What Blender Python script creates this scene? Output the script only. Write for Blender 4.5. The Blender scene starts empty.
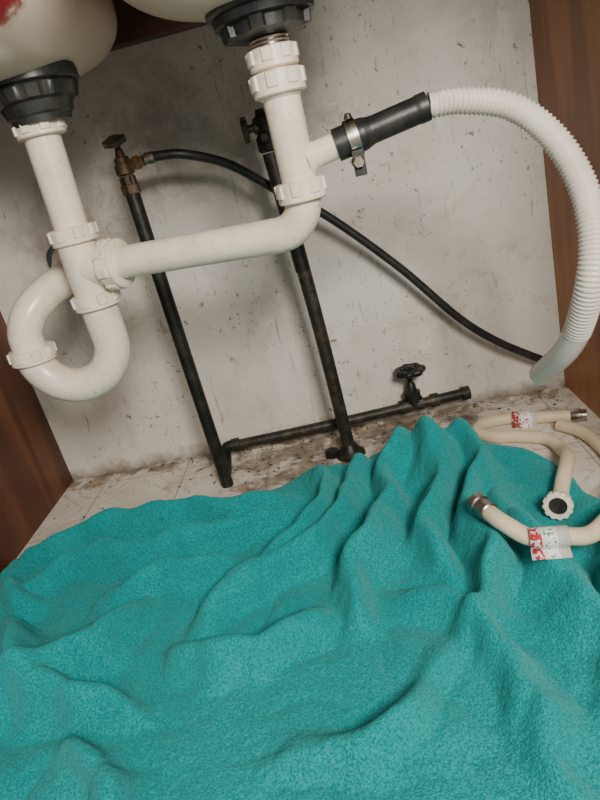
import bpy, math, random
import numpy as np
from mathutils import Vector, Matrix
random.seed(3)
SC=bpy.context.scene
COL=SC.collection

# ------------------------------------------------------------ camera
def basis(roll=14,pitch=22,yaw=7):
    r_,p,y=[math.radians(v) for v in (roll,pitch,yaw)]
    w=Vector((-math.sin(y)*math.cos(p),math.cos(y)*math.cos(p),-math.sin(p)))
    r0=Vector((math.cos(y),math.sin(y),0)); u0=r0.cross(w)
    return math.cos(r_)*r0-math.sin(r_)*u0, math.sin(r_)*r0+math.cos(r_)*u0, w
r,u,w=basis()
cam=bpy.data.cameras.new('camera'); co=bpy.data.objects.new('camera',cam); COL.objects.link(co)
m=Matrix((r,u,-w)).transposed().to_4x4(); m.translation=(0,0,.455); co.matrix_world=m
cam.sensor_fit='VERTICAL'; cam.sensor_height=24; cam.lens=18; cam.clip_start=.01
SC.camera=co

# ------------------------------------------------------------ materials
class M:
    def __init__(s,name):
        s.m=bpy.data.materials.new(name); s.m.use_nodes=True
        s.nt=s.m.node_tree; s.b=s.nt.nodes['Principled BSDF']; s.co=None
    def n(s,t,**k):
        nd=s.nt.nodes.new(t)
        for a,v in k.items():
            if a in nd.inputs: nd.inputs[a].default_value=v
            else: setattr(nd,a,v)
        return nd
    def l(s,a,b): s.nt.links.new(a,b)
    def coord(s,scale=(1,1,1)):
        if not s.co: s.co=s.n('ShaderNodeTexCoord')
        mp=s.n('ShaderNodeMapping'); mp.inputs['Scale'].default_value=scale
        s.l(s.co.outputs['Object'],mp.inputs['Vector']); return mp.outputs[0]
    def noise(s,sc,detail=4,rough=.55,dist=0,vec=None):
        nd=s.n('ShaderNodeTexNoise',Scale=sc,Detail=detail,Roughness=rough,Distortion=dist)
        s.l(vec or s.coord(),nd.inputs['Vector']); return nd.outputs['Fac']
    def ramp(s,fac,stops):
        nd=s.n('ShaderNodeValToRGB'); e=nd.color_ramp.elements
        while len(e)<len(stops): e.new(.5)
        for i,(p,c) in enumerate(stops):
            e[i].position=p; e[i].color=(c if len(c)==4 else (*c,1)) if hasattr(c,'__len__') else (c,c,c,1)
        s.l(fac,nd.inputs[0]); return nd.outputs[0]
    def mix(s,fac,a,b,mode='MIX'):
        nd=s.n('ShaderNodeMix',data_type='RGBA',blend_type=mode)
        for i,v in ((0,fac),(6,a),(7,b)):
            if isinstance(v,(int,float)): nd.inputs[i].default_value=v
            elif isinstance(v,tuple): nd.inputs[i].default_value=(*v,1)
            else: s.l(v,nd.inputs[i])
        return nd.outputs[2]
    def math(s,op,a,b=0.0,c=None):
        nd=s.n('ShaderNodeMath',operation=op)
        for i,v in enumerate((a,b) if c is None else (a,b,c)):
            if isinstance(v,(int,float)): nd.inputs[i].default_value=v
            else: s.l(v,nd.inputs[i])
        return nd.outputs[0]
    def dist(s,p,vec=None):
        vm=s.n('ShaderNodeVectorMath',operation='DISTANCE'); s.l(vec or s.coord(),vm.inputs[0]); vm.inputs[1].default_value=p; return vm.outputs['Value']
    def xyz(s,vec=None):
        nd=s.n('ShaderNodeSeparateXYZ'); s.l(vec or s.coord(),nd.inputs[0]); return nd.outputs
    def base(s,c):
        if isinstance(c,tuple): s.b.inputs['Base Color'].default_value=(*c,1)
        else: s.l(c,s.b.inputs['Base Color'])
    def set(s,**k):
        for a,v in k.items(): s.b.inputs[a.replace('_',' ')].default_value=v
    def bump(s,h,strength=.3,dist=.002):
        nd=s.n('ShaderNodeBump',Strength=strength,Distance=dist); s.l(h,nd.inputs['Height']); s.l(nd.outputs[0],s.b.inputs['Normal'])

def mat_pvc(name='pvc_white',c=(.86,.785,.66)):
    q=M(name); d=q.ramp(q.noise(20,7,.75,.3),[(.44,0.0),(.68,1.0)])
    c1=q.mix(q.math('MULTIPLY',d,.38),c,(.48,.35,.22))
    pm=q.ramp(q.noise(14,3),[(.42,0.0),(.58,1.0)])
    for sc,lo,am in ((130,.62,.5),(55,.66,.5)):
        sp=q.ramp(q.noise(sc,4,.65),[(lo,0.0),(lo+.10,1.0)])
        c1=q.mix(q.math('MULTIPLY',q.math('MULTIPLY',sp,pm),am),c1,(.22,.155,.095))
    q.base(c1); q.set(Roughness=.28,Subsurface_Weight=.05); q.b.inputs['Subsurface Radius'].default_value=(.01,.008,.005)
    q.bump(q.noise(90,3),.12,.001); return q.m
def mat_simple(name,c,rough=.5,metal=0,c2=None,sc=40,bump=.2,lo=.4,hi=.65):
    q=M(name)
    if c2: q.base(q.mix(q.ramp(q.noise(sc,6,.65),[(lo,0.0),(hi,1.0)]),c,c2))
    else: q.base(c)
    q.set(Roughness=rough,Metallic=metal)
    if bump: q.bump(q.noise(sc*4,4),bump,.001)
    return q.m
PVC=mat_pvc(); PVC2=mat_pvc('pvc_nut',(.88,.80,.68))
RUB=mat_simple('black_rubber',(.012,.012,.013),.42,0,(.03,.028,.026),60)
RUBG=mat_simple('dark_strainer_plastic',(.014,.018,.018),.38,0,(.045,.045,.04),30)
STEEL=mat_simple('worn_steel',(.55,.53,.50),.32,1,(.30,.24,.18),60,.15)
BRASS=mat_simple('tarnished_brass',(.42,.26,.12),.4,.8,(.12,.07,.04),70,.3)
IRON=mat_simple('black_iron_pipe',(.012,.015,.013),.45,.3,(.05,.04,.03),45,.5,.45,.75)
RUST=mat_simple('corroded_pipe',(.022,.024,.019),.5,.4,(.10,.075,.045),55,.6,.45,.75)
GREEN=mat_simple('verdigris_handle',(.045,.06,.042),.5,.5,(.13,.10,.06),60,.4)
RUSTY=mat_simple('rusty_valve',(.07,.04,.025),.55,.5,(.17,.11,.07),60,.5)
HOSE=mat_simple('cream_hose',(.70,.57,.38),.42,0,(.80,.69,.50),25,.15)
CRUMB=mat_simple('dirt_crumbs',(.03,.02,.014),.8,0,(.14,.10,.07),200,.3)
def m_enamel():
    q=M('cream_enamel'); base=q.mix(q.ramp(q.noise(7,4),[(.4,0.0),(.7,1.0)]),(.82,.70,.57),(.72,.58,.44))
    dd=q.math('ADD',q.dist((-.215,.51,.60)),q.math('MULTIPLY',q.noise(60,4),.03))
    rm=q.ramp(dd,[(.050,1.0),(.056,0.0)])
    q.base(q.mix(rm,base,(.30,.012,.02))); q.set(Roughness=.22); return q.m
ENAMEL=m_enamel()
def m_corr():
    q=M('translucent_corrugated'); q.base(q.mix(q.ramp(q.noise(12,3),[(.4,0.0),(.7,1.0)]),(.80,.74,.67),(.68,.61,.53)))
    q.set(Roughness=.33,Subsurface_Weight=.3); q.b.inputs['Subsurface Radius'].default_value=(.01,.01,.01); return q.m
CORR=m_corr()
def m_wall():
    q=M('dirty_painted_wall')
    big=q.ramp(q.noise(3.2,6,.6,.6),[(.36,0.0),(.66,1.0)])
    c=q.mix(big,(.74,.71,.655),(.58,.545,.495))
    Z=q.xyz()
    hz=q.ramp(Z[2],[(.0,1.0),(.45,0.0)])
    c=q.mix(q.math('MULTIPLY',hz,.5),c,(.80,.76,.69))
    ydirt=q.ramp(q.noise(9,8,.78,.5),[(.50,0.0),(.70,1.0)])
    c=q.mix(q.math('MULTIPLY',ydirt,.5),c,(.38,.31,.22))
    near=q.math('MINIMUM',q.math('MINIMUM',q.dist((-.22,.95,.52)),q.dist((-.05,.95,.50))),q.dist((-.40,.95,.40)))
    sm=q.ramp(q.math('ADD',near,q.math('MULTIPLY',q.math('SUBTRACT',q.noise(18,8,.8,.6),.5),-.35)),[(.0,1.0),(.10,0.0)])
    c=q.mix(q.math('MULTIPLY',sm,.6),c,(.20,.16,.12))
    m_=q.ramp(q.noise(5,4,.6),[(.40,0.0),(.54,1.0)])
    for sc,lo,am in ((95,.625,.85),(40,.665,.7),(210,.65,.6)):
        sp=q.ramp(q.noise(sc,4,.7,.5),[(lo,0.0),(lo+.045,1.0)])
        c=q.mix(q.math('MULTIPLY',q.math('MULTIPLY',sp,m_),am),c,(.08,.06,.045))
    for rot,seed in ((.9,0),(-.7,3),(.3,8)):
        mp=q.n('ShaderNodeMapping'); mp.inputs['Rotation'].default_value=(0,rot,0); mp.inputs['Location'].default_value=(seed,seed,seed); mp.inputs['Scale'].default_value=(100,1,9)
        q.l(q.co.outputs['Object'],mp.inputs['Vector'])
        s_=q.ramp(q.noise(1,3,.6,1.4,mp.outputs[0]),[(.68,0.0),(.71,1.0)])
        c=q.mix(q.math('MULTIPLY',s_,.45),c,(.16,.12,.09))
    low=q.ramp(q.math('ADD',Z[2],q.math('MULTIPLY',q.noise(30,6,.75),.07)),[(.032,1.0),(.060,0.0)])
    c=q.mix(q.math('MULTIPLY',low,.8),c,(.13,.095,.06))
    q.base(c); q.set(Roughness=.5); q.bump(q.noise(30,8,.7),.35,.004); return q.m
def m_wood(name,a,b,sc=(14,3,1.2)):
    q=M(name); v=q.coord(sc)
    nn=q.noise(3,6,.6,.8,v); g=q.n('ShaderNodeTexWave',Scale=1.2,Distortion=6.0,Detail=3.0); q.l(v,g.inputs['Vector'])
    f=q.math('MULTIPLY_ADD',g.outputs['Fac'],.5,q.math('MULTIPLY',nn,.5))
    c=q.mix(q.ramp(f,[(.25,0.0),(.75,1.0)]),a,b)
    st=q.ramp(q.noise(9,5,.7),[(.6,0.0),(.75,1.0)])
    q.base(q.mix(q.math('MULTIPLY',st,.5),c,(.04,.02,.01))); q.set(Roughness=.45); q.bump(f,.15,.001); return q.m
def m_floor():
    q=M('patterned_vinyl_floor'); v=q.coord(); X=q.xyz(v)
    T=.152
    fx=q.math('PINGPONG',q.math('ADD',X[0],.03),T/2); fy=q.math('PINGPONG',X[1],T/2)
    grout=q.math('LESS_THAN',q.math('MINIMUM',fx,fy),.0014)
    rr=q.math('SQRT',q.math('ADD',q.math('POWER',fx,2.0),q.math('POWER',fy,2.0)))
    def band(val,c0,wd): return q.math('LESS_THAN',q.math('ABSOLUTE',q.math('SUBTRACT',val,c0)),wd)
    orn=q.math('MAXIMUM',band(rr,.045,.003),band(q.math('ADD',fx,fy),.088,.003))
    orn=q.math('MAXIMUM',orn,band(rr,.026,.002)); orn=q.math('MAXIMUM',orn,band(rr,.012,.003))
    orn=q.math('MULTIPLY',orn,q.ramp(q.noise(80,3),[(.38,0.0),(.55,1.0)]))
    c=q.mix(q.ramp(q.noise(20,5),[(.35,0.0),(.7,1.0)]),(.78,.73,.65),(.64,.58,.49))
    c=q.mix(q.math('MULTIPLY',orn,.5),c,(.42,.36,.33))
    c=q.mix(q.math('MULTIPLY',grout,.6),c,(.25,.20,.16))
    near=q.math('MINIMUM',q.dist((-.12,.86,0)),q.dist((.06,.92,0)))
    brk=q.noise(17,9,.72,.5)
    g=q.math('ADD',near,q.math('MULTIPLY',q.math('SUBTRACT',brk,.5),-1.0))
    gm=q.ramp(g,[(.05,1.0),(.16,0.0)])
    wl=q.ramp(q.math('ADD',X[1],q.math('MULTIPLY',q.math('SUBTRACT',brk,.5),.40)),[(.92,0.0),(.95,1.0)])
    gm=q.math('MAXIMUM',gm,wl)
    dc=q.mix(q.ramp(q.noise(34,7,.7),[(.40,0.0),(.60,1.0)]),(.05,.034,.022),(.34,.25,.165))
    c=q.mix(q.math('MULTIPLY',gm,.88),c,dc)
    for sc,lo in ((130,.65),(60,.68)):
        sp=q.ramp(q.noise(sc,4,.7),[(lo,0.0),(lo+.03,1.0)])
        c=q.mix(q.math('MULTIPLY',sp,.8),c,(.045,.03,.02))
    q.base(c); q.set(Roughness=.45); q.bump(q.noise(60,6,.7),.25,.002); return q.m
def m_towel():
    q=M('teal_terry_cloth')
    f=q.noise(520,2,.55)
    lo=q.mix(q.ramp(q.noise(7,5,.6),[(.35,0.0),(.7,1.0)]),(.002,.19,.202),(.006,.24,.25))
    hi=q.mix(q.ramp(q.noise(9,5,.6),[(.35,0.0),(.7,1.0)]),(.012,.33,.34),(.024,.39,.39))
    q.base(q.mix(q.ramp(f,[(.34,0.0),(.66,1.0)]),lo,hi))
    q.set(Roughness=.95,Sheen_Weight=.3,Sheen_Roughness=.5,Specular_IOR_Level=.1)
    q.b.inputs['Sheen Tint'].default_value=(.3,.9,.9,1)
    q.bump(f,.8,.0022); return q.m

# ------------------------------------------------------------ mesh helpers
def mk(name,verts,faces,mat,parent=None,smooth=True,angle=40):
    me=bpy.data.meshes.new(name); me.from_pydata([tuple(v) for v in verts],[],faces); me.update()
    if smooth:
        me.polygons.foreach_set('use_smooth',[True]*len(me.polygons)); me.set_sharp_from_angle(angle=math.radians(angle))
    o=bpy.data.objects.new(name,me); COL.objects.link(o)
    for mm in (mat if isinstance(mat,list) else [mat]): me.materials.append(mm)
    if parent: o.parent=parent
    return o
def empty(name):
    o=bpy.data.objects.new(name,None); o.empty_display_size=.05; COL.objects.link(o); return o
def frame(d):
    d=Vector(d).normalized(); a=Vector((0,0,1)) if abs(d.z)<.9 else Vector((1,0,0))
    x=a.cross(d).normalized(); return x,d.cross(x),d
def lathe(name,o,d,prof,mat,parent=None,seg=48,lug=None,closed=True,angle=35):
    """prof: list of (h,r[,lugflag]); lug=(count,amp,duty)"""
    x,y,d=frame(d); o=Vector(o); V=[];Fc=[]
    for p in prof:
        h,rr=p[0],p[1]; lf=p[2] if len(p)>2 else 0
        for i in range(seg):
            t=2*math.pi*i/seg; R=rr
            if lug and lf:
                ph=(t*lug[0]/(2*math.pi))%1.0
                R=rr*(1+(lug[1] if ph<lug[2] else 0))
            V.append(o+d*h+(x*math.cos(t)+y*math.sin(t))*R)
    n=len(prof)
    for j in range(n-1):
        for i in range(seg):
            k=(i+1)%seg; Fc.append((j*seg+i,j*seg+k,(j+1)*seg+k,(j+1)*seg+i))
    if closed:
        Fc.append(tuple(reversed(range(seg)))); Fc.append(tuple((n-1)*seg+i for i in range(seg)))
    return mk(name,V,Fc,mat,parent,True,angle)
def catmull(P,n):
    P=[Vector(p) for p in P]; Q=[2*P[0]-P[1]]+P+[2*P[-1]-P[-2]]; out=[]
    for i in range(1,len(Q)-2):
        for k in range(n):
            t=k/n; a,b,c,e=Q[i-1],Q[i],Q[i+1],Q[i+2]
            out.append(.5*((2*b)+(c-a)*t+(2*a-5*b+4*c-e)*t*t+(3*b-a-3*c+e)*t**3))
    out.append(P[-1]); return out
def resample(P,step):
    L=[0]
    for a,b in zip(P,P[1:]): L.append(L[-1]+(b-a).length)
    n=max(2,int(L[-1]/step)); out=[]; j=0
    for i in range(n+1):
        s=L[-1]*i/n
        while j<len(L)-2 and L[j+1]<s: j+=1
        t=(s-L[j])/max(1e-9,L[j+1]-L[j]); out.append(P[j].lerp(P[j+1],t))
    return out,L[-1]
def tube(name,P,rad,mat,parent=None,seg=24,step=.004,smooth=True,rfun=None,hollow=0,angle=50):
    pts=catmull(P,12) if smooth else [Vector(p) for p in P]
    pts,L=resample(pts,step)
    V=[];Fc=[]; N=len(pts)
    tans=[(pts[min(i+1,N-1)]-pts[max(i-1,0)]).normalized() for i in range(N)]
    x,_,_=frame(tans[0])
    for i,(p,t) in enumerate(zip(pts,tans)):
        x=(x-t*x.dot(t)).normalized(); y=t.cross(x); s=i/(N-1)
        R=rfun(s,s*L,L) if rfun else rad
        for k in range(seg):
            a=2*math.pi*k/seg; V.append(p+(x*math.cos(a)+y*math.sin(a))*R)
    for i in range(N-1):
        for k in range(seg):
            k2=(k+1)%seg; Fc.append((i*seg+k,i*seg+k2,(i+1)*seg+k2,(i+1)*seg+k))
    if hollow:
        t=tans[-1]; base=len(V); y=t.cross(x)
        for dep,sc in ((0,hollow),(.02,hollow)):
            for k in range(seg):
                a=2*math.pi*k/seg; V.append(pts[-1]-t*dep+(x*math.cos(a)+y*math.sin(a))*rad*sc)
        e=(N-1)*seg
        for A,B in ((e,base),(base,base+seg)):
            for k in range(seg):
                k2=(k+1)%seg; Fc.append((A+k,A+k2,B+k2,B+k))
        Fc.append(tuple(base+seg+k for k in range(seg)))
    else: Fc.append(tuple((N-1)*seg+k for k in range(seg)))
    Fc.append(tuple(reversed(range(seg))))
    return mk(name,V,Fc,mat,parent,True,angle)
def arc(c,a,b,rad,t0,t1,n=14):
    c,a,b=Vector(c),Vector(a),Vector(b)
    return [c+(a*math.cos(t0+(t1-t0)*i/n)+b*math.sin(t0+(t1-t0)*i/n))*rad for i in range(n+1)]
def box(name,a,b,mat,parent=None,bev=0):
    V=[(x,y,z) for x in (a[0],b[0]) for y in (a[1],b[1]) for z in (a[2],b[2])]
    Fc=[(0,1,3,2),(4,6,7,5),(0,4,5,1),(2,3,7,6),(0,2,6,4),(1,5,7,3)]
    o=mk(name,V,Fc,mat,parent,False)
    if bev:
        md=o.modifiers.new('b','BEVEL'); md.width=bev; md.segments=3
    return o
def nut(name,o,d,r0,h,parent,n=8,mat=None,amp=.09,duty=.45):
    e=.0012
    return lathe(name,o,d,[(0,r0*.72),(0,r0*.97-e),(e,r0*.97,1),(h*.66,r0*.97,1),(h*.66+.0006,r0*.99),(h-e,r0*.99),(h,r0*.97-e),(h,r0*.72)],mat or PVC2,parent,seg=n*12,lug=(n,amp,duty))

# ------------------------------------------------------------ room
Y0=.16
WALL=m_wall(); FLR=m_floor()
WOODR=m_wood('orange_brown_wood',(.25,.075,.014),(.40,.15,.035),(14,14,1.4)); WOODL=m_wood('dark_red_brown_wood',(.075,.022,.007),(.15,.05,.018),(14,14,1.4))
WOODT=m_wood('dark_counter_wood',(.035,.016,.009),(.08,.04,.022),(2,14,14)); WOODRail=m_wood('rail_wood',(.09,.04,.022),(.17,.08,.045),(1.4,14,14))
flo=box('floor',(-.60,Y0,-.02),(.36,.97,0),FLR)
box('wall_back',(-.60,.95,-.0),(.36,.97,.72),WALL)
box('wall_left',(-.582,Y0+.13,0),(-.562,.95,.72),WOODL)
def slab(name,xb,xt,th,y0,y1,z1,mat):
    V=[(xb,y0,0),(xb+th,y0,0),(xb+th,y1,0),(xb,y1,0),(xt,y0,z1),(xt+th,y0,z1),(xt+th,y1,z1),(xt,y1,z1)]
    mk(name,V,[(3,2,1,0),(4,5,6,7),(0,1,5,4),(1,2,6,5),(2,3,7,6),(3,0,4,7)],mat,None,False)
slab('wall_right',.325,.306,.02,Y0+.13,.95,.72,WOODR)
box('ceiling',(-.60,Y0+.13,.72),(.36,.97,.75),WOODT)
box('trim_1',(-.562,.925,.637),(.306,.95,.72),WOODRail,None,.002)

# ------------------------------------------------------------ sink bowls
def bowl(name,cx,cy,xm,xp,ym,yp,zb,H,top,parent):
    V=[];Fc=[];seg=96
    rings=[]
    for i in range(1,15):
        rho=math.sin(math.pi/2*i/14); z=zb+H*(1-math.sqrt(max(0,1-rho**2.0))); rings.append((rho,z))
    rings.append((1.0,top)); rings=[(.02,zb)]+rings
    for rho,z in rings:
        for k in range(seg):
            t=2*math.pi*k/seg; c,s=math.cos(t),math.sin(t); e=2/(2+1.2*rho)
            a=(xp if c>0 else xm); b=(yp if s>0 else ym)
            V.append((cx+math.copysign(abs(c)**e,c)*a*rho,cy+math.copysign(abs(s)**e,s)*b*rho,z))
    n=len(rings)
    for j in range(n-1):
        for k in range(seg):
            k2=(k+1)%seg; Fc.append((j*seg+k,(j+1)*seg+k,(j+1)*seg+k2,j*seg+k2))
    Fc.append(tuple(range(seg)))
    return mk(name,V,Fc,ENAMEL,parent,True,60)
sink=empty('kitchen_sink')
LX,LY=-.272,.67; RX,RY=-.024,.60
bowl('bowl_1',LX,LY,.22,.088,.20,.17,.574,.068,.72,sink)
bowl('bowl_2',RX,RY,.128,.120,.18,.09,.570,.062,.72,sink)
lathe('strainer_1_washer',(LX+.004,LY,.585),(0,0,-1),[(0,.046),(.004,.047),(.012,.047),(.014,.044)],RUBG,sink,64)
lathe('strainer_1_body',(LX+.002,LY,.572),(0,0,-1),[(0,.043),(.003,.044,1),(.014,.041,1),(.016,.036),(.026,.033),(.028,.030),(.034,.029)],RUBG,sink,96,lug=(12,.05,.5))
lathe('strainer_2_washer',(RX,RY,.583),(0,0,-1),[(0,.047),(.002,.049),(.012,.049),(.014,.046)],RUBG,sink,64)
lathe('strainer_2_body',(RX,RY,.570),(0,0,-1),[(0,.044),(.002,.045),(.008,.044),(.009,.036,1),(.018,.035,1),(.020,.030),(.021,.02)],RUBG,sink,96,lug=(8,.12,.35))
lathe('strainer_2_tail',(RX,RY,.552),(0,0,-1),[(i*.0015,.0175 if i%2 else .0163) for i in range(9)],STEEL,sink,48,angle=20)

# ------------------------------------------------------------ drain pipework
dp=empty('sink_drain_pipe')
rt=.0172
nut('slip_nut_1',(RX,RY,.541),(0,0,-1),.0222,.017,dp,8)
nut('slip_nut_2',(RX,RY,.522),(0,0,-1),.0242,.019,dp,8)
lathe('branch_tee_body',(RX,RY,.506),(0,0,-1),[(0,.0195),(.004,.0195),(.006,.0172),(.088,.0166)],PVC,dp,48)
lathe('branch_tee_top',(RX,RY,.540),(0,0,-1),[(0,.017),(.05,.017)],PVC,dp,48)
nut('slip_nut_3',(RX,RY,.430),(0,0,-1),.0236,.019,dp,8)
HD=(Vector((-.262,.667,.389))-Vector((RX,.604,.383))).normalized()
ec=Vector((RX,RY,.383)); R=.033
pe=[Vector((RX,RY,.425)),Vector((RX,RY,.419))]+arc(ec+Vector((0,0,R))+HD*R,-HD,(0,0,-1),R,0,math.pi/2,14)
pe+= [ec+HD*(R+.01),ec+HD*.24]
tube('elbow_and_trap_arm',pe,rt,PVC,dp,40,.003,False)
BD=(Vector((.102,.6,.465))-Vector((RX,.6,.445))).normalized()
b0=Vector((RX,RY,.445))
tube('branch_spigot',[b0,b0+BD*.055],.0118,PVC,dp,32,.01,False)
lathe('spigot_collar',b0+BD*.012,BD,[(0,.0150),(.004,.0138),(.008,.012)],PVC,dp,32)
nut('slip_nut_4',(LX-.004,LY,.541),(0,0,-1),.0255,.014,dp,8)
lathe('tailpiece',(LX-.004,LY,.545),Vector((-.005,0,-.118)),[(0,.0188),(.12,.0185)],PVC,dp,48)
nut('slip_nut_5',(LX-.009,LY,.436),(0,0,-1),.0258,.018,dp,8)
TX=LX-.010
lathe('tee_body',(TX,LY,.424),(0,0,-1),[(0,.021),(.004,.0215),(.07,.0215),(.074,.0195)],PVC,dp,48)
to=Vector((TX,LY,.389))
lathe('tee_socket',to,-HD,[(0,.0205),(.030,.0205),(.034,.0195)],PVC,dp,48)
nut('slip_nut_6',to-HD*.031,-HD,.0268,.019,dp,8)
nut('slip_nut_7',(TX,LY,.362),(0,0,-1),.0265,.017,dp,8)
UC=Vector((TX-.050,LY,.308)); UR=.050
up=[Vector((TX,LY,.352)),Vector((TX,LY,.335))]+arc(UC,(1,0,0),(0,0,-1),UR,0,math.pi,24)
tube('p_trap_bend',up,.0208,PVC,dp,40,.003,False)
nut('slip_nut_8',(TX-.098,LY,.316),(-.04,0,-1),.0265,.017,dp,8)
tube('trap_outlet',[(TX-.099,LY,.306),(TX-.097,LY,.333),(TX-.085,LY+.008,.355),(TX-.067,LY+.028,.370),(TX-.060,LY+.065,.376),(-.37,.82,.380),(-.425,.949,.385)],.0195,PVC,dp,36,.003)
lathe('wall_collar',(-.418,.93,.385),(-.35,1,0),[(0,.024),(.003,.026),(.02,.026)],RUB,dp,40)

rc=empty('rubber_hose_connector')
tube('sleeve',[b0+BD*(.040+.0875*i/10) for i in range(11)],.0135,RUB,rc,36,.002,False,rfun=lambda s,d,L:.0145-.0025*max(0,min(1,(s-.30)/.1))+(.0006 if (s>.9) else 0),hollow=.7)
cl=empty('hose_clamp')
lathe('band',b0+BD*.052,BD,[(0,.0150),(0,.0168),(.0100,.0168),(.0100,.0150)],STEEL,cl,64)
lathe('band_dark_edge',b0+BD*.0515,BD,[(0,.0145),(0,.0160),(.0110,.0160),(.0110,.0145)],RUB,cl,64)
cx_=b0+BD*.0573+Vector((0,-.004,-.0205))
lathe('screw_housing',cx_-Vector((0,.010,0)),(0,1,0),[(0,.003),(0,.0052),(.004,.0058),(.018,.0058),(.019,.004)],RUB,cl,16)
lathe('screw_head',cx_-Vector((0,.017,0)),(0,1,0),[(0,.0048),(.001,.0055),(.006,.0055),(.007,.003)],STEEL,cl,6)
box('band_tail',cx_+Vector((-.005,-.012,-.012)),cx_+Vector((.006,-.010,.010)),RUB,cl,.0005)
lathe('clamp_ear',b0+BD*.0573+Vector((-.002,-.006,.0165)),(0,0,1),[(0,.004),(.004,.003),(.005,.0015)],RUB,cl,12)

def corr(s,d,L):
    base=.0106+.0022*min(1,s*1.6)
    if s<.74: return base+.0009*math.cos(2*math.pi*d/.0042)
    return .0130
ch=empty('corrugated_drain_hose')
tube('hose',[(.103,.6,.4650),(.131,.6,.4625),(.173,.597,.448),(.203,.588,.417),(.220,.572,.3755),(.2225,.555,.330),(.2155,.552,.281),(.2105,.592,.216),(.199,.66,.158)],.0125,CORR,ch,28,.00105,rfun=corr,hollow=.8,angle=80)

# ------------------------------------------------------------ water supply pipes
p1=empty('water_supply_pipe')
tube('riser',[(-.252,.83,.475),(-.250,.828,.24),(-.247,.825,.0)],.0098,IRON,p1,24,.01)
lathe('union',(-.252,.83,.452),(0,0,1),[(0,.0105),(.001,.0125),(.012,.0125),(.013,.011),(.022,.011)],RUSTY,p1,6,angle=20)
tube('base_elbow',[(-.247,.825,.03),(-.248,.828,.016),(-.250,.845,.012),(-.255,.885,.014),(-.256,.90,.022),(-.250,.902,.03),(-.235,.903,.03)],.0095,IRON,p1,24,.004)
tube('floor_run',[(-.245,.902,.03),(-.05,.912,.03),(.16,.93,.031)],.0085,RUST,p1,24,.01)
for i,xx in enumerate((-.243,-.06,.045,.098,.150)):
    lathe('coupling_%d'%i,(xx,.903+(xx+.245)*.069,.030),(1,.069,0),[(0,.0085),(.001,.0115),(.014,.0115),(.015,.0085)],RUST,p1,24)
v1=empty('angle_valve')
lathe('body',(-.252,.83,.476),(0,0,1),[(0,.009),(.002,.012),(.012,.012),(.016,.0095),(.022,.0095),(.023,.007),(.030,.005),(.036,.0035)],RUSTY,v1,24)
lathe('outlet',(-.252,.83,.487),(1,0,.05),[(0,.008),(.014,.008),(.015,.0095),(.022,.0095),(.023,.0075),(.028,.0075)],BRASS,v1,6,angle=20)
lathe('handle',(-.252,.824,.518),(0,-.45,1),[(-.004,.006),(-.003,.0125,1),(.003,.0125,1),(.004,.006)],GREEN,v1,72,lug=(4,.2,.45))
p2=empty('water_supply_pipe.001')
tube('riser',[(-.064,.85,.461),(-.052,.85,.24),(-.046,.85,.0)],.0100,RUST,p2,24,.01)
lathe('upper_sleeve',(-.0635,.85,.461),Vector((.012,0,-.238)),[(0,.0108),(.16,.0108)],IRON,p2,24)
lathe('floor_flange',(-.046,.85,0),(0,0,1),[(0,.024),(.004,.023),(.010,.016),(.016,.0125),(.02,.0105)],IRON,p2,32)
lathe('floor_nut',(-.075,.855,.0),(0,0,1),[(0,.012),(.010,.012),(.012,.009)],IRON,p2,6)
v2=empty('angle_valve.001')
lathe('body',(-.065,.85,.462),(0,0,1),[(0,.011),(.003,.014),(.018,.014),(.021,.011),(.03,.011),(.033,.013),(.042,.013),(.044,.008),(.052,.006)],IRON,v2,6,angle=20)
lathe('stem',(-.065,.85,.494),(-1,-.1,0),[(0,.008),(.012,.008),(.013,.005),(.02,.005)],GREEN,v2,20)
lathe('handle',(-.088,.848,.494),(-1,-.1,0),[(-.004,.008),(-.003,.014,1),(.004,.014,1),(.005,.008)],GREEN,v2,72,lug=(6,.12,.5))
lathe('packing_nut',(-.065,.85,.480),(0,-1,0),[(0,.008),(.016,.008),(.018,.005)],IRON,v2,6,angle=20)
gv=empty('gate_valve')
gx,gy=.070,.925
lathe('body',(gx-.016,gy,.030),(1,.07,0),[(0,.0125),(.008,.0125),(.010,.010),(.022,.010),(.024,.0125),(.032,.0125)],IRON,gv,8,angle=20)
lathe('bonnet',(gx,gy,.030),(.02,0,1),[(0,.012),(.012,.012),(.016,.014),(.024,.014),(.027,.009),(.038,.0075),(.042,.0045),(.062,.0045)],IRON,gv,24)
wc=Vector((gx+.003,gy-.003,.092))
V=[];Fc=[];A=96;B=12
for i in range(A):
    t=2*math.pi*i/A; RR=.0190*(1+.09*math.cos(7*t))
    for k in range(B):
        a=2*math.pi*k/B; V.append(wc+Vector(((RR+.0055*math.cos(a))*math.cos(t),(RR+.0055*math.cos(a))*math.sin(t),.0055*math.sin(a))))
for i in range(A):
    for k in range(B): Fc.append((i*B+k,((i+1)%A)*B+k,((i+1)%A)*B+(k+1)%B,i*B+(k+1)%B))
mk('hand_wheel',V,Fc,IRON,gv)
for i in range(4):
    t=i*math.pi/2+.4; tube('spoke_%d'%i,[wc,wc+Vector((math.cos(t)*.018,math.sin(t)*.018,0))],.003,IRON,gv,10,.004,False)
lathe('hub',wc-Vector((0,0,.005)),(0,0,1),[(0,.006),(.010,.006),(.011,.004),(.013,.004)],IRON,gv,20)
bh=empty('black_supply_hose')
tube('hose',[(-.222,.83,.489),(-.200,.83,.489),(-.169,.835,.483),(-.12,.86,.458),(-.0585,.885,.403),(-.004,.895,.358),(.0824,.905,.264),(.160,.91,.166),(.217,.915,.112),(.282,.92,.066),(.306,.925,.050)],.0062,RUB,bh,20,.004)
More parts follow.
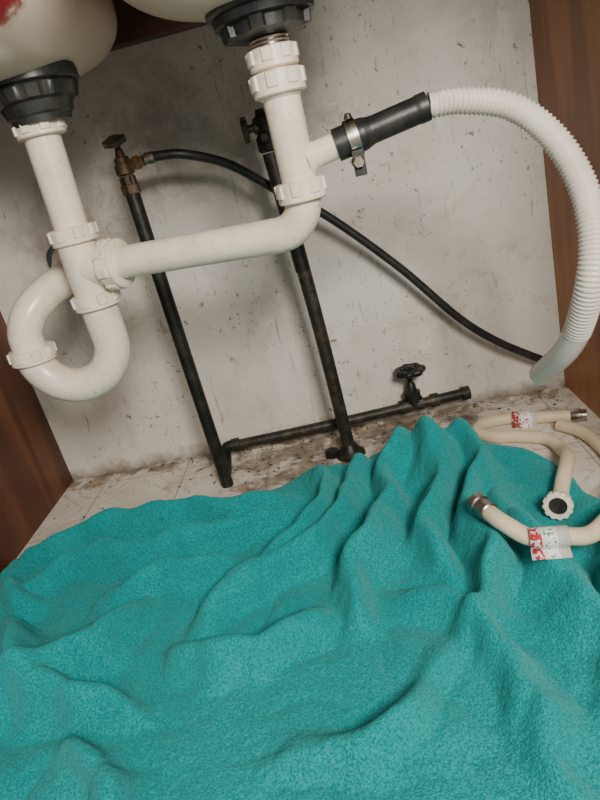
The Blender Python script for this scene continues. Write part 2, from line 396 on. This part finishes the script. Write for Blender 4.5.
lathe('crimp',(-.222,.83,.489),(1,0,-.02),[(0,.0065),(.001,.008),(.013,.008),(.014,.0065)],STEEL,bh,24)

# ------------------------------------------------------------ dirt crumbs: one mesh of small flakes
V=[];Fc=[]; rn=random.Random(5)
def crumb(x,y,s):
    b=len(V); k=rn.randint(4,6); a0=rn.random()*6
    for lv,hh in ((1,0.0002),(.6,s*rn.uniform(.3,.8))):
        for i in range(k):
            a=a0+2*math.pi*i/k; rr_=s*lv*rn.uniform(.6,1.2); V.append((x+rr_*math.cos(a),y+rr_*math.sin(a)*.8,hh))
    for i in range(k): j=(i+1)%k; Fc.append((b+i,b+j,b+k+j,b+k+i))
    Fc.append(tuple(b+k+i for i in range(k)))
for cx0,cy0,sx0,sy0,n0 in ((-.22,.86,.04,.03,90),(-.08,.86,.05,.03,80),(.06,.90,.06,.02,50),(-.12,.935,.2,.010,170),(.26,.92,.04,.02,30),(-.4,.86,.09,.05,25)):
    for _ in range(n0):
        x=rn.gauss(cx0,sx0); y=rn.gauss(cy0,sy0)
        if -.55<x<.31 and .77<y<.944: crumb(x,y,rn.choice((.0007,.0010,.0014,.0026)))
mk('floor_dirt_crumbs',V,Fc,CRUMB,None,False)

# ------------------------------------------------------------ towel (draped with the cloth solver)
def pn(x,y,seed=0):
    rs=np.random.RandomState(seed); g=rs.rand(256,256)*2*np.pi
    xi=np.floor(x).astype(int); yi=np.floor(y).astype(int); xf=x-xi; yf=y-yi
    def gr(i,j,dx,dy):
        a=g[i%256,j%256]; return np.cos(a)*dx+np.sin(a)*dy
    uu=xf**3*(xf*(xf*6-15)+10); vv=yf**3*(yf*(yf*6-15)+10)
    a=gr(xi,yi,xf,yf)*(1-uu)+gr(xi+1,yi,xf-1,yf)*uu
    b=gr(xi,yi+1,xf,yf-1)*(1-uu)+gr(xi+1,yi+1,xf-1,yf-1)*uu
    return (a*(1-vv)+b*vv)*1.4
RIDGES=[
 (.050,.014,.018,[(-.53,.675),(-.43,.700),(-.32,.712),(-.22,.712),(-.15,.725)]),
 (.046,.012,.016,[(-.50,.60),(-.40,.645),(-.29,.638),(-.20,.668),(-.132,.686)]),
 (.050,.014,.016,[(-.095,.765),(-.080,.70),(-.115,.62),(-.17,.57)]),
 (.050,.013,.016,[(-.03,.765),(-.045,.68),(-.08,.60),(-.17,.545),(-.22,.50)]),
 (.052,.014,.017,[(.03,.775),(.005,.69),(-.01,.60),(-.05,.54),(-.05,.47)]),
 (.056,.015,.017,[(.075,.785),(.065,.69),(.035,.60),(.04,.52)]),
 (.056,.015,.017,[(.120,.765),(.115,.68),(.085,.60),(.09,.50),(.05,.42)]),
 (.046,.014,.017,[(.13,.64),(.135,.53),(.155,.44),(.15,.34)]),
 (.046,.014,.017,[(.21,.52),(.195,.45),(.18,.37),(.19,.25)]),
 (.054,.013,.017,[(-.48,.545),(-.42,.50),(-.36,.43),(-.27,.405)]),
 (.054,.012,.017,[(-.31,.53),(-.35,.46),(-.42,.42),(-.45,.35)]),
 (.046,.012,.016,[(-.36,.56),(-.27,.58),(-.19,.60)]),
 (.038,.012,.016,[(-.25,.48),(-.17,.455),(-.09,.48)]),
 (.034,.013,.016,[(-.34,.37),(-.29,.335),(-.25,.27)]),
 (.026,.012,.018,[(.02,.40),(-.04,.345),(-.13,.33)]),
 (.034,.012,.016,[(.0,.50),(.05,.45),(.09,.36),(.08,.28)]),
 (.044,.012,.015,[(-.53,.62),(-.48,.60),(-.45,.57)]),
]
def ridge_field(X,Y):
    acc=np.zeros_like(X)
    wx=X+.020*pn(X*8,Y*8,5)+.009*pn(X*22,Y*22,6); wy=Y+.020*pn(X*8+7,Y*8,7)+.009*pn(X*22+3,Y*22,8)
    for A_,wl,wr,P in RIDGES:
        C=[(p.x,p.y) for p in catmull([(a,b,0) for a,b in P],6)]
        best=np.full(X.shape,9.0); sgn=np.zeros_like(X); tt=np.zeros_like(X); n=len(C)-1
        for i in range(n):
            ax,ay=C[i]; dx,dy=C[i+1][0]-ax,C[i+1][1]-ay; q=dx*dx+dy*dy
            t=np.clip(((wx-ax)*dx+(wy-ay)*dy)/q,0,1); ex=wx-ax-t*dx; ey=wy-ay-t*dy; d=np.sqrt(ex*ex+ey*ey)
            mk_=d<best; best=np.where(mk_,d,best); sgn=np.where(mk_,np.sign(dx*ey-dy*ex),sgn); tt=np.where(mk_,(i+t)/n,tt)
        wd=np.where(sgn>0,wl,wr)
        env=.35+.65*np.sin(np.pi*np.clip(tt,0,1))**.6
        acc+=(A_*env*np.exp(-(best/wd)**2*.9))**2.4
    return acc**(1/2.4)
def towel_h(X,Y):
    h=.012+.008*pn(X*4,Y*4,1)+ridge_field(X,Y)
    h=h+.048*np.exp(-((X-.070)/.085)**2-((Y-.755)/.06)**2)+.014*np.abs(pn(X*13,Y*13,23))
    return np.maximum(h,.004)
TOP=[(-.555,.70),(-.44,.742),(-.36,.752),(-.28,.755),(-.19,.762),(-.15,.775),(-.11,.805),(-.05,.80),(.03,.82),(.06,.84),(.10,.835),(.14,.79),(.19,.75),(.215,.72)]
NU,NV=184,134
uu=np.linspace(0,1,NU); vv=np.linspace(0,1,NV); U,Vv=np.meshgrid(uu,vv)
tx=np.array([p[0] for p in TOP]); ty=np.array([p[1] for p in TOP])
topx=-.555+(.215+.555)*U; topy=np.interp(topx,tx,ty)+.006*pn(topx*18,topx*0+.5,31)
frx=-.555+(.31+.555)*U; fry=np.full_like(U,.17)
X=frx*(1-Vv)+topx*Vv+ .012*U**6*pn(Vv*9,Vv*0+.3,33); Y=fry*(1-Vv)+topy*Vv
H=towel_h(X,Y)
def fall(d,wd): t=np.clip(d/wd,0,1); return np.sqrt(1-(1-t)**2)
H=.005+(H-.005)*fall((1-Vv)*.58,.033)*fall((1-U)*.8,.02)*fall(U*.8,.01)
P0=np.stack([X,Y,H],-1)
idx=np.arange(NU*NV).reshape(NV,NU)
fa=np.stack([idx[:-1,:-1],idx[:-1,1:],idx[1:,1:],idx[1:,:-1]],-1).reshape(-1,4)
me=bpy.data.meshes.new('bath_towel'); me.from_pydata(P0.reshape(-1,3).tolist(),[],fa.tolist()); me.update()
tw=bpy.data.objects.new('bath_towel',me); COL.objects.link(tw)
tw.shape_key_add(name='Basis'); rk=tw.shape_key_add(name='rest')
R0=(P0*np.array([1.07,1.07,1.05])).reshape(-1,3).astype(np.float32)
rk.data.foreach_set('co',R0.ravel()); rk.value=0
vg=tw.vertex_groups.new(name='pin')
bd=np.unique(np.concatenate([idx[0],idx[:,0],idx[:-8,-1],idx[-1,:52]])).tolist(); vg.add(bd,1.0,'REPLACE')
ok=False
try:
    bpy.context.view_layer.objects.active=flo
    flo.modifiers.new('col','COLLISION'); flo.collision.thickness_outer=.002; flo.collision.cloth_friction=30
    cm=tw.modifiers.new('cloth','CLOTH'); cs=cm.settings
    cs.quality=7; cs.mass=.0012; cs.air_damping=2
    cs.tension_stiffness=14; cs.compression_stiffness=14; cs.shear_stiffness=3; cs.bending_stiffness=.12
    cs.tension_damping=5; cs.compression_damping=5; cs.shear_damping=3; cs.bending_damping=.5
    cs.rest_shape_key=rk; cs.vertex_group_mass='pin'
    cc=cm.collision_settings; cc.use_collision=True; cc.distance_min=.002; cc.use_self_collision=False
    SC.frame_start=1; SC.frame_end=40
    cm.point_cache.frame_start=1; cm.point_cache.frame_end=40
    for f in range(1,20): SC.frame_set(f)
    dg=bpy.context.evaluated_depsgraph_get(); ev=tw.evaluated_get(dg); em=ev.to_mesh()
    arr=np.empty(len(em.vertices)*3,dtype=np.float32); em.vertices.foreach_get('co',arr); arr=arr.reshape(-1,3).copy(); ev.to_mesh_clear()
    ok=np.isfinite(arr).all() and abs(arr).max()<2
except Exception as e: print('SIMERR',e)
SC.frame_set(1)
FP=(arr if ok else P0.reshape(-1,3)).copy()
FP[:,2]=np.maximum(FP[:,2],.002); FP[:,0]=np.clip(FP[:,0],-.558,.312); FP[:,1]=np.minimum(FP[:,1],.94)
bpy.data.objects.remove(tw)
for md in list(flo.modifiers): flo.modifiers.remove(md)
me=bpy.data.meshes.new('bath_towel'); me.from_pydata(FP.tolist(),[],fa.tolist()); me.update()
me.polygons.foreach_set('use_smooth',np.ones(len(fa),dtype=bool)); me.materials.append(m_towel())
tw=bpy.data.objects.new('bath_towel',me); COL.objects.link(tw)
md=tw.modifiers.new('sub','SUBSURF'); md.levels=2; md.render_levels=2
tex=bpy.data.textures.new('terry','CLOUDS'); tex.noise_scale=.004; tex.noise_depth=2
md=tw.modifiers.new('disp','DISPLACE'); md.texture=tex; md.strength=.0016; md.texture_coords='LOCAL'; md.mid_level=.5
md=tw.modifiers.new('s','SOLIDIFY'); md.thickness=.002; md.offset=1

# ------------------------------------------------------------ cream washing machine hoses resting on towel/floor
def support(x,y):
    d=(FP[:,0]-x)**2+(FP[:,1]-y)**2; i=np.where(d<.009**2)[0]
    return float(FP[i,2].max())+.003 if len(i) else 0.0
RH=.0088
def rest(P,lift=0):
    pts=catmull([(a,b,0) for a,b in P],6); z=[support(p.x,p.y) for p in pts]
    z=[max(z[max(0,i-2):i+3]) for i in range(len(z))]
    for _ in range(4): z=[(z[max(0,i-1)]+z[i]+z[min(len(z)-1,i+1)])/3 for i in range(len(z))]
    return [Vector((p.x,p.y,zz+RH+.001+lift)) for p,zz in zip(pts,z)]
def label(name,P,s0,ln,wd,mat,parent):
    i=int(len(P)*s0); c=P[i]; t=(P[min(i+1,len(P)-1)]-P[i-1]).normalized(); s=Vector((0,0,1)).cross(t).normalized(); n=t.cross(s)
    V=[];Fc=[];K=20
    prof=[]
    for k_ in range(K+1):
        a=-math.pi*.25+math.pi*1.5*k_/K; prof.append((math.cos(a)*-(RH+.0016),math.sin(a)*(RH+.0016)))
    fl=[(prof[-1][0]+wd*f,prof[-1][1]-.006*f) for f in (.3,.65,1)]
    prof=prof+fl
    for a,b in prof:
        for e in (-.5,.5): V.append(c+t*ln*e+s*a+n*b)
    for j in range(len(prof)-1): Fc.append((2*j,2*j+1,2*j+3,2*j+2))
    o=mk(name,V,Fc,mat,parent); md=o.modifiers.new('s','SOLIDIFY'); md.thickness=.0006
    return o
def m_label(name,accent,second,at,wid):
    """white paper, barcode bars at one end, small coloured print at the other"""
    q=M(name); v=q.xyz()
    st=q.math('GREATER_THAN',q.math('SINE',q.math('MULTIPLY',v[0],5200.0)),.1)
    bar=q.math('MULTIPLY',st,q.math('GREATER_THAN',v[0],at+wid*.18))
    c=q.mix(q.math('MULTIPLY',bar,.7),(.86,.85,.81),(.05,.05,.05))
    red=q.math('MULTIPLY',q.math('LESS_THAN',v[0],at-wid*.22),q.ramp(q.noise(260,2,.5),[(.47,0.0),(.50,1.0)]))
    c=q.mix(red,c,accent)
    mid=q.math('MULTIPLY',q.math('LESS_THAN',q.math('ABSOLUTE',q.math('SUBTRACT',v[0],at-wid*.02)),wid*.14),q.ramp(q.noise(320,2,.5),[(.56,0.0),(.58,1.0)]))
    c=q.mix(mid,c,second); q.base(c); q.set(Roughness=.35); return q.m
hA=empty('washing_machine_hose')
PA=rest([(.290,.822),(.240,.838),(.200,.852),(.165,.850),(.150,.828),(.168,.803),(.200,.790),(.232,.770),(.240,.735),(.228,.675),(.202,.62),(.186,.590)])
tube('hose',PA,RH,HOSE,hA,24,.004)
dA=(PA[-1]-PA[-4]).normalized()
nd=(dA+Vector((0,-.3,.55))).normalized()
lathe('coupling_nut',PA[-1]-nd*.004,nd,[(0,.009),(.001,.0145,1),(.014,.0150,1),(.015,.0145),(.015,.010),(.006,.0095)],PVC2,hA,96,lug=(12,.08,.5))
lathe('rubber_seal',PA[-1]+nd*.005,nd,[(0,.0098),(.003,.0098),(.003,.0045),(.001,.0045)],RUB,hA,32)
dA0=(PA[0]-PA[2]).normalized()
lathe('end_fitting',PA[0]-dA0*.004,dA0,[(0,.0088),(.002,.0100),(.014,.0100),(.015,.0085),(.022,.0085)],STEEL,hA,24)
label('label',PA,.12,.036,.018,m_label('label_red',(.6,.05,.06),(.6,.05,.06),PA[int(len(PA)*.12)].x,.036),hA)
hB=empty('washing_machine_hose.001')
PB=rest([(.262,.802),(.280,.775),(.288,.735),(.284,.672),(.246,.570),(.206,.512),(.166,.487),(.130,.487),(.106,.508),(.094,.538)])
tube('hose',PB,RH,HOSE,hB,24,.004)
dB=(PB[-1]-PB[-3]).normalized()
lathe('ferrule',PB[-1]-dB*.012,dB,[(0,.0090),(.001,.0104),(.014,.0104),(.015,.0092),(.017,.0092),(.018,.0110),(.026,.0110),(.027,.008)],STEEL,hB,24)
label('label',PB,.74,.036,.008,m_label('label_white',(.6,.05,.06),(.05,.35,.12),PB[int(len(PB)*.74)].x,.036),hB)

# ------------------------------------------------------------ lights
def area(name,loc,tgt,size,e,c):
    l=bpy.data.lights.new(name,'AREA'); l.energy=e; l.size=size; l.color=c
    o=bpy.data.objects.new(name,l); COL.objects.link(o); o.location=loc
    o.rotation_euler=(Vector(tgt)-Vector(loc)).to_track_quat('-Z','Y').to_euler(); return o
area('kitchen_light',(.30,-.42,.88),(-.05,.7,.25),.3,20,(1,.93,.83))
W=bpy.data.worlds.new('world'); SC.world=W; W.use_nodes=True
W.node_tree.nodes['Background'].inputs[0].default_value=(1,.95,.88,1); W.node_tree.nodes['Background'].inputs[1].default_value=.42
